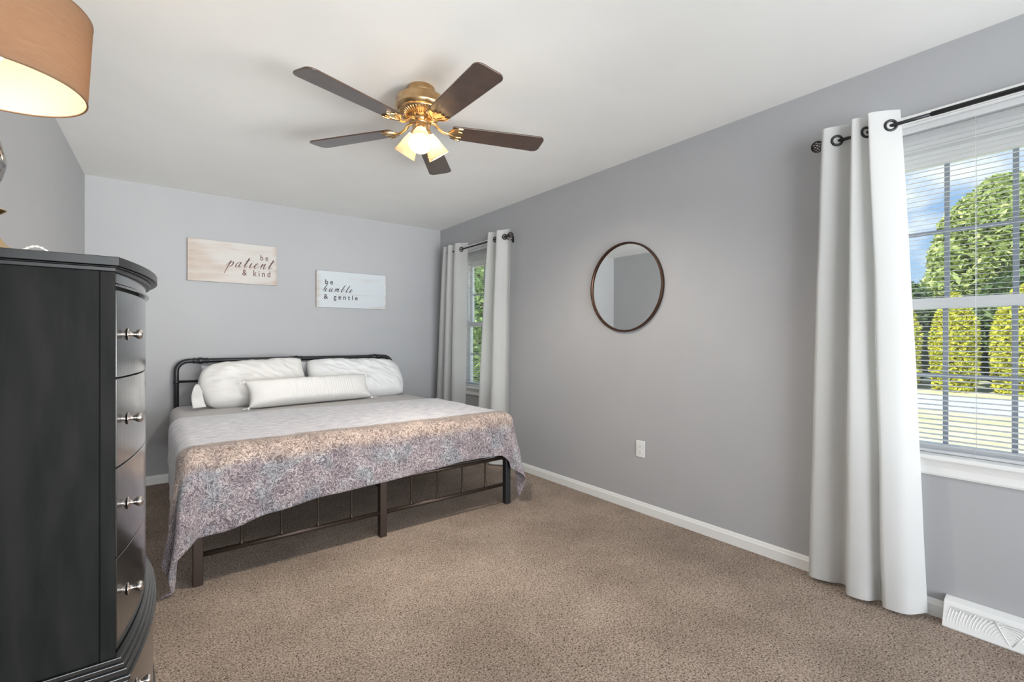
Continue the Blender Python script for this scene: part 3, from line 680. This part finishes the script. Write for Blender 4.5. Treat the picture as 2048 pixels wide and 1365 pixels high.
MX0, MX1, MY0, MY1, MZ0, MZ1 = .128, 2.088, 2.715, 4.735, .340, .640
def mattress():
    m = MB(); m.box((MX0, MY0, MZ0), (MX1, MY1, MZ1)); o = m.build('mattress', SHEET, loc=((MX0 + MX1) / 2, (MY0 + MY1) / 2, MZ0), bevel=.075, bevel_seg=7, smooth=True)
    return tag(o, 'king mattress in a light grey fitted sheet on the black bed', 'mattress')
mattress()

# ------------------------------------------------------------------ draped bedding
RB = .075
def drape(x, y, zt, cx0, cx1, cy, xf):
    """x,y unrolled cloth coordinates; returns a draped point. cx0,cx1: side edges, cy: front edge"""
    ex0 = max(0.0, cx0 + RB - x); ex1 = max(0.0, x - (cx1 - RB)); ex = ex0 if ex0 > 0 else ex1; sx = -1 if ex0 > 0 else 1
    ey = max(0.0, cy + RB - y)
    e = math.hypot(ex, ey)
    bx = min(max(x, cx0 + RB), cx1 - RB); by = max(y, cy + RB)
    if e < 1e-9: return Vector((bx, by, zt))
    c, s_ = ex / e, ey / e
    if e < RB * PI / 2: o = RB * math.sin(e / RB); d = RB * (1 - math.cos(e / RB))
    else:
        q = e - RB * PI / 2; phi = math.atan2(s_, c)
        corner = math.sin(2 * phi)
        rip = corner * (.16 + .10 * math.sin(7 * phi + .6)) + .030 * (1 - corner) + xf(x, y, q)
        o = RB + q * rip; d = RB + q * math.sqrt(max(.2, 1 - min(.5, rip * rip)))
    p = Vector((bx + sx * c * o, by - s_ * o, zt - d)); return p
def blanket():
    zt = MZ1 + .014; cx0, cx1, cy = MX0 - .022, MX1 + .020, MY0 - .030
    def front_drop(t):                                   # hanging length along the foot, left to right
        K = [(0, .462), (.08, .455), (.2, .405), (.35, .370), (.5, .360), (.62, .345), (.8, .325), (.92, .330), (1, .43)]
        for (a, va), (b, vb) in zip(K, K[1:]):
            if a <= t <= b: k = (t - a) / (b - a); k = k * k * (3 - 2 * k); return lerp(va, vb, k)
        return K[-1][1]
    def fn(u, v):
        yb = 3.860 - .11 * u + .010 * math.sin(u * 6)
        ls = lerp(.42, .59, v ** 1.5) ; rs = lerp(.30, .50, v ** 3)
        xa, xb = cx0 + RB - ls, cx1 - RB + rs
        x = lerp(xa, xb, u)
        t = min(1, max(0, (x - cx0) / (cx1 - cx0))); ya = cy + RB - front_drop(t)
        # denser rows where the cloth hangs
        y = lerp(yb, ya, v)
        xf = lambda X, Y, q: .05 * nz(X * 3.1, Y * 3.1, 4.2)
        p = drape(x, y, zt, cx0, cx1, cy, xf)
        onbed = 1.0 if p.z > zt - .01 else 0
        p += Vector((0, 0, onbed * .006 * nz(x * 4, y * 4, .3)))
        p += Vector((.006 * nz(p.x * 6, p.y * 6, p.z * 5), .010 * nz(p.x * 5 + 9, p.z * 5, 2.2) * (1 - onbed), 0))
        if p.z < .014:
            ov = .014 - p.z; p.z = .014 + .004 * (1 + nz(x * 30, y * 30, 1)); p.y -= ov * .5; p.x += (-.6 if x < 1 else .6) * ov
        fn.last = (x, y); return p
    def uvfn(u, v): fn(u, v); x, y = fn.last; return (x, y - cy)
    m = MB(); m.grid(fn, 170, 130, uvfn)
    o = m.build('blanket', BLANKET, loc=((cx0 + cx1) / 2, 3.3, zt), solid=.007)
    tag(o, 'grey and tan printed plush blanket draped over the foot of the bed', 'blanket')
blanket()
def strip_sheet():
    zt = MZ1 + .008; cx0, cx1 = MX0 - .014, MX1 + .012
    def fn(u, v):
        x = lerp(cx0 + RB - .33, cx1 - RB + .28, u); y = lerp(3.935, 3.72, v) - .11 * u + .010 * math.sin(u * 5.0)
        p = drape(x, y, zt, cx0, cx1, 0, lambda X, Y, q: .03)
        return p + Vector((0, 0, .003 * nz(x * 5, y * 5, 8)))
    m = MB(); m.grid(fn, 120, 10); o = m.build('flat_sheet', WSHEET, loc=((cx0 + cx1) / 2, 3.92, zt), solid=.006)
    tag(o, 'white flat sheet edge folded out above the printed blanket', 'sheet')
strip_sheet()

# ------------------------------------------------------------------ pillows
def pillow_mesh(w, h, t, seed, nu=60, nv=40, pinch=.07, wr=.010, stripes=None, power=.42, rl=0.0, rr=0.0):
    def side(sg):
        def fn(a, b):
            u, v = a * 2 - 1, b * 2 - 1
            rc = rl if u < 0 else rr; x = w / 2 * u * (1 - pinch * (1 - v * v)) * math.sqrt(1 - rc * v * v / 2); y = h / 2 * v * (1 - pinch * 1.4 * (1 - u * u)) * math.sqrt(1 - rc * u * u / 2)
            k = max(0.0, (1 - u ** 4) * (1 - v ** 4)) ** power
            z = t / 2 * k * (1 + .10 * nz(u * 1.3 + seed, v * 1.3, seed))
            z += k * wr * (nz(u * 4.5 + seed * 3, v * 2.2 + u * 2, seed) + .6 * nz(u * 9 + v * 5, v * 3 - u * 4, seed + 5.))
            if stripes and sg > 0 and stripes[0] < u < stripes[1]: z += .0050 * k ** .5 * abs(math.sin((u - stripes[0]) / (stripes[1] - stripes[0]) * PI * stripes[2]))
            return (x, y, z * sg)
        return fn
    return side(1), side(-1), nu, nv
def pillow(name, label, w, h, t, loc, rot, material, seed, **kw):
    f1, f2, nu, nv = pillow_mesh(w, h, t, seed, **kw)
    M_ = Matrix.LocRotScale(Vector((0, 0, 0)), rot.to_quaternion() if hasattr(rot, 'to_quaternion') else rot, None)
    th = thing(name, label, 'pillow', loc, 'pillows on the bed'); base = Vector(loc)
    m = MB(); m.grid(lambda a, b: base + M_ @ Vector(f1(a, b)), nu, nv); m.grid(lambda a, b: base + M_ @ Vector(f2(1 - a, b)), nu, nv)
    body = m.build('cushion', material, th, weld=True)
    return th, base, M_
from mathutils import Euler
def lean(deg, yaw=0, roll=0): return (Matrix.Rotation(math.radians(yaw), 4, 'Z') @ Matrix.Rotation(math.radians(deg), 4, 'X') @ Matrix.Rotation(math.radians(roll), 4, 'Z'))
pillow('bed_pillow', 'pale grey pillow upright behind the left white pillow', .80, .36, .12, (.735, 4.668, .790), lean(78), GREYP, 2.3)
pillow('bed_pillow', 'pale grey pillow upright behind the right white pillow', .90, .37, .12, (1.560, 4.668, .796), lean(78), GREYP, 7.1)
th, base, M_ = pillow('bed_pillow', 'large white pillow leaning on the left half of the headboard', .86, .46, .24, (.705, 4.452, .818), lean(47, 1, 2.5), PILLOWC, 4.4, wr=.016, rl=.75, rr=.12, nu=90, nv=60)
def hem(u, v):
    # loose open end of the pillowcase at the left
    yy = lerp(-.205, .02, u); x = -.335 - .05 * math.sin(PI * (.25 + .6 * u)) - .055 * v - .03 * (1 - u) * v; z = (.015 + .03 * math.sin(PI * u)) * (1 - .2 * v) + .012 * math.sin(u * 9) * v
    return base + M_ @ Vector((x, yy, z))
m = MB(); m.grid(hem, 26, 8); m.build('pillowcase_hem', PILLOWC, th, solid=.003)
pillow('bed_pillow', 'large white pillow leaning on the right half of the headboard', .94, .46, .23, (1.572, 4.455, .814), lean(46, -1, -1.5), PILLOW, 9.2, wr=.017, rl=.35, rr=.55, nu=90, nv=60)
th, base, M_ = pillow('lumbar_pillow', 'long white lumbar pillow with pintuck stripes at the front', 1.02, .225, .19, (1.098, 4.190, .756), lean(60, 7.5, 0), PILLOWC, 5.5, nu=330, nv=24, pinch=.05, wr=.004, stripes=(-.46, .64, 27))
for cx, cy in ((-.5, -.115), (.5, -.115), (-.5, .110), (.5, .110)):
    m = MB(); p = base + M_ @ Vector((cx, cy, 0)); d = Vector((-.8 if cx < 0 else .8, -.35, -.12)).normalized()
    m.sphere(p + d * .012, .011, 10)
    for k in range(14):
        j = Vector((random.uniform(-.4, .4), random.uniform(-.4, .4), random.uniform(-.3, .15))); q = p + d * .016
        e = q + (d + j).normalized() * random.uniform(.030, .045); e.z = max(e.z, .656); q.z = max(q.z, .656)
        m.tube([q, (q + e) / 2 + Vector((0, 0, .003)), e], .0028, 5)
    m.build('tassel', PILLOW, th)

# ------------------------------------------------------------------ chest of drawers
CY0, CY1 = 1.450, 2.290; CXB = -.452
def bow(y, xc, b, y0=CY0, y1=CY1):
    t = (y - (y0 + y1) / 2) / ((y1 - y0) / 2); return xc + b * (1 - t * t)
def bow_slab(m, z0, z1, xc, b, y0, y1, xback, n=28):
    pts = [(xback, y0, z0)] + [(bow(lerp(y0, y1, i / n), xc, b, y0, y1), lerp(y0, y1, i / n), z0) for i in range(n + 1)] + [(xback, y1, z0)]
    m.prism(pts, (0, 0, z1 - z0)); return m
chest = thing('chest_of_drawers', 'tall charcoal bow-front chest of drawers at the left edge', 'dresser', (-.25, 1.87, 0))
m = MB(); bow_slab(m, .080, 1.345, -.069, .044, CY0 + .004, CY1 - .004, CXB); m.build('carcass', CHEST, chest)
m = MB()
m.box((-.090, CY0 - .002, .10), (-.063, CY0 + .02, 1.343)); m.build('corner_post', CHEST, chest, bevel=.0015)
m = MB(); m.box((-.090, CY1 - .02, .10), (-.063, CY1 + .002, 1.343)); m.build('corner_post', CHEST, chest, bevel=.0015)
m = MB(); m.box((CXB, CY0, .10), (-.092, CY0 + .01, 1.343)); m.build('side_panel', CHEST, chest, bevel=.001)
m = MB(); bow_slab(m, 1.343, 1.352, -.062, .066, CY0 - .008, CY1 + .008, CXB); bow_slab(m, 1.352, 1.3545, -.058, .072, CY0 - .014, CY1 + .014, CXB); bow_slab(m, 1.3555, 1.376, -.055, .076, CY0 - .020, CY1 + .020, CXB)
m.build('top', CHESTT, chest, bevel=.0035, bevel_seg=3)
m = MB(); bow_slab(m, 1.318, 1.343, -.062, .054, CY0 + .016, CY1 - .016, -.10); bow_slab(m, 1.310, 1.3165, -.060, .060, CY0 + .018, CY1 - .018, -.10); m.build('frieze', CHESTF, chest, bevel=.002)
DZ = [(1.092, 1.302), (.877, 1.089), (.661, .874), (.440, .658)]
KN = None
def knob_mesh():
    m = MB(); m.lathe([(.0005, 0), (.0155, 0), (.0158, .0018), (.013, .0032), (.0075, .0045), (.0062, .008), (.0058, .012), (.0085, .0165), (.0118, .021), (.0125, .0255), (.0105, .030), (.0055, .0325), (.0004, .033)], (0, 0, 0), (1, 0, 0), 24)
    return m
def add_knob(parent, x, y, z):
    global KN
    if KN is None:
        KN = knob_mesh().build('knob', NICKEL, loc=(0, 0, 0)); o = KN
    else:
        o = KN.copy(); C.objects.link(o)
    o.parent = parent; o.location = Vector((x, y, z)) - world_origin(parent)
for z0, z1 in DZ:
    m = MB(); bow_slab(m, z0, z1, -.061, .053, CY0 + .022, CY1 - .022, -.09); d = m.build('drawer', CHESTF, chest, bevel=.0018)
    for y in (1.548, 2.192): add_knob(d, bow(y, -.061, .053, CY0 + .022, CY1 - .022) - .001, y, (z0 + z1) / 2)
m = MB()
for z0, z1, dx in ((.424, .436, .010), (.412, .424, .016), (.396, .412, .021), (.384, .396, .027), (.374, .384, .024)):
    bow_slab(m, z0, z1, -.062 + dx, .054, CY0 - dx, CY1 + dx, CXB)
m.build('waist_moulding', CHESTF, chest, bevel=.002)
m = MB(); bow_slab(m, .098, .374, -.050, .050, CY0 - .006, CY1 + .006, CXB); m.build('lower_carcass', CHESTF, chest, bevel=.0015)
m = MB(); bow_slab(m, .130, .366, -.044, .054, CY0 + .020, CY1 - .020, -.09); d = m.build('drawer', CHESTF, chest, bevel=.0018)
for y in (1.548, 2.192): add_knob(d, bow(y, -.044, .054, CY0 + .020, CY1 - .020) - .001, y, .300)
m = MB(); bow_slab(m, .070, .100, -.036, .052, CY0 - .016, CY1 + .016, CXB); m.build('base_moulding', CHESTF, chest, bevel=.003)
for y in (CY0 - .010, CY1 - .06):
    for x in (CXB, -.105):
        m = MB(); m.box((x, y, 0), (x + .065, y + .07, .072)); m.build('foot', CHEST, chest, bevel=.004)

# ------------------------------------------------------------------ table lamp
LX, LY, LZ = -.300, 1.620, 1.3765
lampt = thing('table_lamp', 'table lamp with glass stem and tan drum shade on the dresser', 'lamp', (LX, LY, LZ))
def ll(prof, nm, mt, seg=40, parent=lampt, cap=True): m = MB(); m.lathe([(r, z - LZ) for r, z in prof], (LX, LY, LZ), (0, 0, 1), seg, cap=cap); return m.build(nm, mt, parent)
ll([(.078, LZ), (.078, 1.382), (.072, 1.388), (.052, 1.395), (.034, 1.406), (.021, 1.424), (.012, 1.445), (.010, 1.466), (.016, 1.474), (.032, 1.487), (.033, 1.489), (.018, 1.493), (.012, 1.500), (.009, 1.530), (.012, 1.540)], 'base', BRASSL)
ll([(.008, 1.538), (.018, 1.546), (.028, 1.566), (.033, 1.590), (.0325, 1.610), (.028, 1.635), (.020, 1.668), (.014, 1.69), (.010, 1.70)], 'glass_stem', MERC)
ll([(.010, 1.70), (.014, 1.704), (.014, 1.712), (.008, 1.72), (.008, 1.775), (.017, 1.78), (.019, 1.785), (.019, 1.822), (.014, 1.828)], 'socket', BRASSL)
m = MB(); m.sphere((LX, LY, 1.866), .028, 16, (1, 1, 1.25)); m.build('bulb', BULB2, lampt)
SZ0, SZ1, SR0, SR1 = 1.785, 1.985, .176, .186
sh = ll([(SR0, SZ0), (SR1, SZ1)], 'lamp_shade', SHADE, 72, cap=False)
m = MB(); m.lathe([(SR1 - .002, SZ1 - LZ), (SR0 - .002, SZ0 - LZ)], (LX, LY, LZ), (0, 0, 1), 72, cap=False); m.build('lining', LINING, sh)
for r, z in ((SR0 - .001, SZ0), (SR1 - .001, SZ1)):
    m = MB(); m.tube([(LX + r * math.cos(2 * PI * i / 64), LY + r * math.sin(2 * PI * i / 64), z) for i in range(64)], .0022, 6, closed=True); m.build('shade_rim', SHADE, sh)
m = MB()
for k in range(3):
    a = 2 * PI * k / 3 + .5; m.tube([(LX + .014 * math.cos(a), LY + .014 * math.sin(a), SZ1 - .03), (LX + (SR0 - .004) * math.cos(a), LY + (SR0 - .004) * math.sin(a), SZ1 - .03)], .0018, 6)
m.build('shade_spider', BRASSL, sh)
m = MB(); path = smooth_path([(-.262, 1.66, 1.380), (-.250, 1.70, 1.412), (-.228, 1.72, 1.424), (-.205, 1.74, 1.408), (-.190, 1.76, 1.381)], 10)
for ph in (0, PI): m.tube([p + Vector((0, .0020 * math.cos(i * .9 + ph), .0020 * math.sin(i * .9 + ph))) for i, p in enumerate(path)], .0018, 6)
m.build('power_cord', CORD, lampt)

# ------------------------------------------------------------------ garden outside
GZ = -.55
def grass_mat():
    m = vary(mat('sunlit_lawn', rough=1), (.36, .36, .18), (.66, .62, .44), .8, detail=8, rough=.7, lo=.3, hi=.7); return m
m = MB(); m.box((XR + TH + .3, -40, GZ - .1), (90, 60, GZ)); lw = m.build('lawn', grass_mat()); lw['kind'] = 'structure'
m = MB(); m.prism([(14.2, -20, GZ + .005), (19.2, -20, GZ + .005), (19.2, 6, GZ + .005), (15.2, 6.0, GZ + .005)], (0, 0, .02)); dv = m.build('driveway', mat('grey_asphalt', (.46, .47, .52), .9)); dv['kind'] = 'structure'
def leaf_mat(name, a, b):
    m = bpy.data.materials.new(name); m.use_nodes = True; nt, N, L, bs = nodes(m)
    g = N('ShaderNodeNewGeometry'); cr = N('ShaderNodeValToRGB'); L(g.outputs['Random Per Island'], cr.inputs[0])
    cr.color_ramp.elements[0].color = (*a, 1); cr.color_ramp.elements[1].color = (*b, 1); L(cr.outputs[0], bs.inputs['Base Color']); bs.inputs['Roughness'].default_value = .6
    t = N('ShaderNodeBsdfTranslucent'); L(cr.outputs[0], t.inputs[0]); mx = N('ShaderNodeMixShader'); mx.inputs[0].default_value = .3; out = nt.nodes['Material Output']
    L(bs.outputs[0], mx.inputs[1]); L(t.outputs[0], mx.inputs[2]); L(mx.outputs[0], out.inputs[0]); return m
LF_GOLD = leaf_mat('golden_green_leaf', (.38, .42, .03), (.78, .72, .10))
LF_LIGHT = leaf_mat('light_green_leaf', (.20, .30, .06), (.62, .66, .28))
LF_DARK = leaf_mat('dark_green_leaf', (.03, .07, .02), (.16, .25, .07))
LF_PALE = leaf_mat('pale_green_leaf', (.20, .33, .08), (.56, .68, .34))
BARK = vary(mat('brown_bark', rough=.9), (.06, .04, .03), (.14, .10, .07), 12)
def tree(name, label, x, y, height, rad, leaf, n, shape, size, group, z_start=.12, cat='tree'):
    t = thing(name, label, cat, (x, y, GZ), group); rng = random.Random(int(x * 31 + y * 17 + n))
    m = MB(); m.tube([(x, y, GZ), (x + .05, y, GZ + height * .5), (x, y + .05, GZ + height * .9)], [rad * .09, rad * .06, rad * .02], 8); m.build('trunk', BARK, t)
    m = MB(); vs = []; fs = []
    for i in range(n):
        h = rng.random(); h = z_start + (1 - z_start) * h
        if shape == 'cone': R = rad * min(1, (1 - h) * 1.5 + .06) * (.55 + .45 * min(1, (h - z_start) * 6 + .4))
        elif shape == 'column': R = rad * (1 - max(0, h - .55) ** 2 * 4.4) * (.8 + .2 * min(1, h * 5))
        elif shape == 'egg': R = rad * math.sqrt(max(.03, 1 - h ** 2.3)) * (.82 + .18 * min(1, h * 5))
        else: R = rad * math.sqrt(max(.03, 1 - (2 * (h - z_start) / (1 - z_start) - 1) ** 2))
        a = rng.random() * 2 * PI; R = max(R, .05)
        bumpy = 1 + .22 * nz(math.cos(a) * 2.2 + x, math.sin(a) * 2.2 + y, h * height * .9)
        rr = R * bumpy * (1 - .45 * rng.random() ** 2.2)
        p = Vector((x + rr * math.cos(a), y + rr * math.sin(a), GZ + h * height + rng.uniform(-.1, .1)))
        s = size * rng.uniform(.6, 1.3); d1 = Vector((rng.gauss(0, 1), rng.gauss(0, 1), rng.gauss(0, .7))).normalized(); d2 = d1.cross(Vector((rng.gauss(0, 1), rng.gauss(0, 1), rng.gauss(0, 1)))).normalized()
        k = len(vs); vs += [p - d1 * s, p + d2 * s * .45, p + d1 * s, p - d2 * s * .45]; fs.append((k, k + 1, k + 2, k + 3))
    m.add(vs, fs); m.build('foliage', leaf, t)
    # dense shaded interior so the crown is not see-through
    return t
tree('conifer_tree', 'tall light green conifer beyond the driveway, behind the near window', 29.6, 3.2, 8.8, 3.0, LF_LIGHT, 30000, 'egg', .17, 'garden trees', .04)
tree('conifer_tree', 'dark green conifer left of the tall light conifer, seen through near blind', 31, 9.5, 6.9, 2.6, LF_DARK, 13000, 'egg', .2, 'garden trees', .02)
tree('conifer_tree', 'green conifer at the far right behind the near window', 31, -5.4, 9.6, 3.4, LF_LIGHT, 16000, 'egg', .24, 'garden trees', .04)
for i, (x, y, h, r, lab) in enumerate((
        (21.2, 4.95, 3.3, .60, 'golden arborvitae shrub nearest the curtain edge in the near window'),
        (21.2, 3.45, 3.2, .58, 'golden arborvitae shrub in the middle of the hedge across the driveway'),
        (21.2, 1.95, 3.3, .60, 'golden arborvitae shrub at the right edge of the near window'),
        (21.2, 6.5, 3.3, .60, 'golden arborvitae shrub hidden partly behind the near curtain'),
        (21.2, .4, 3.2, .58, 'golden arborvitae shrub past the right end of the near window'))):
    tree('arborvitae', lab, x, y, h, r, LF_GOLD, 9000, 'column', .085, 'golden arborvitae hedge', .02, 'shrub')
for i, (y, lab) in enumerate(((9.2, 'dark hedge tree behind the arborvitae, far left part'), (5.6, 'dark hedge tree behind the arborvitae, left part'), (2.2, 'dark hedge tree behind the arborvitae, middle part'), (-1.4, 'dark hedge tree behind the arborvitae, right part'))):
    tree('hedge_tree', lab, 24.0, y, 4.0, 1.42, LF_DARK, 9000, 'round', .17, 'dark hedge trees', 0.0)
tree('leafy_tree', 'pale green leafy tree close outside the small far window', 8.6, 12.6, 6.6, 3.1, LF_PALE, 20000, 'round', .13, 'leafy trees by the far window', .0)
tree('leafy_tree', 'dark leafy tree behind the pale tree outside the far window', 14.5, 21.0, 8.5, 4.2, LF_DARK, 14000, 'round', .2, 'leafy trees by the far window', .0)
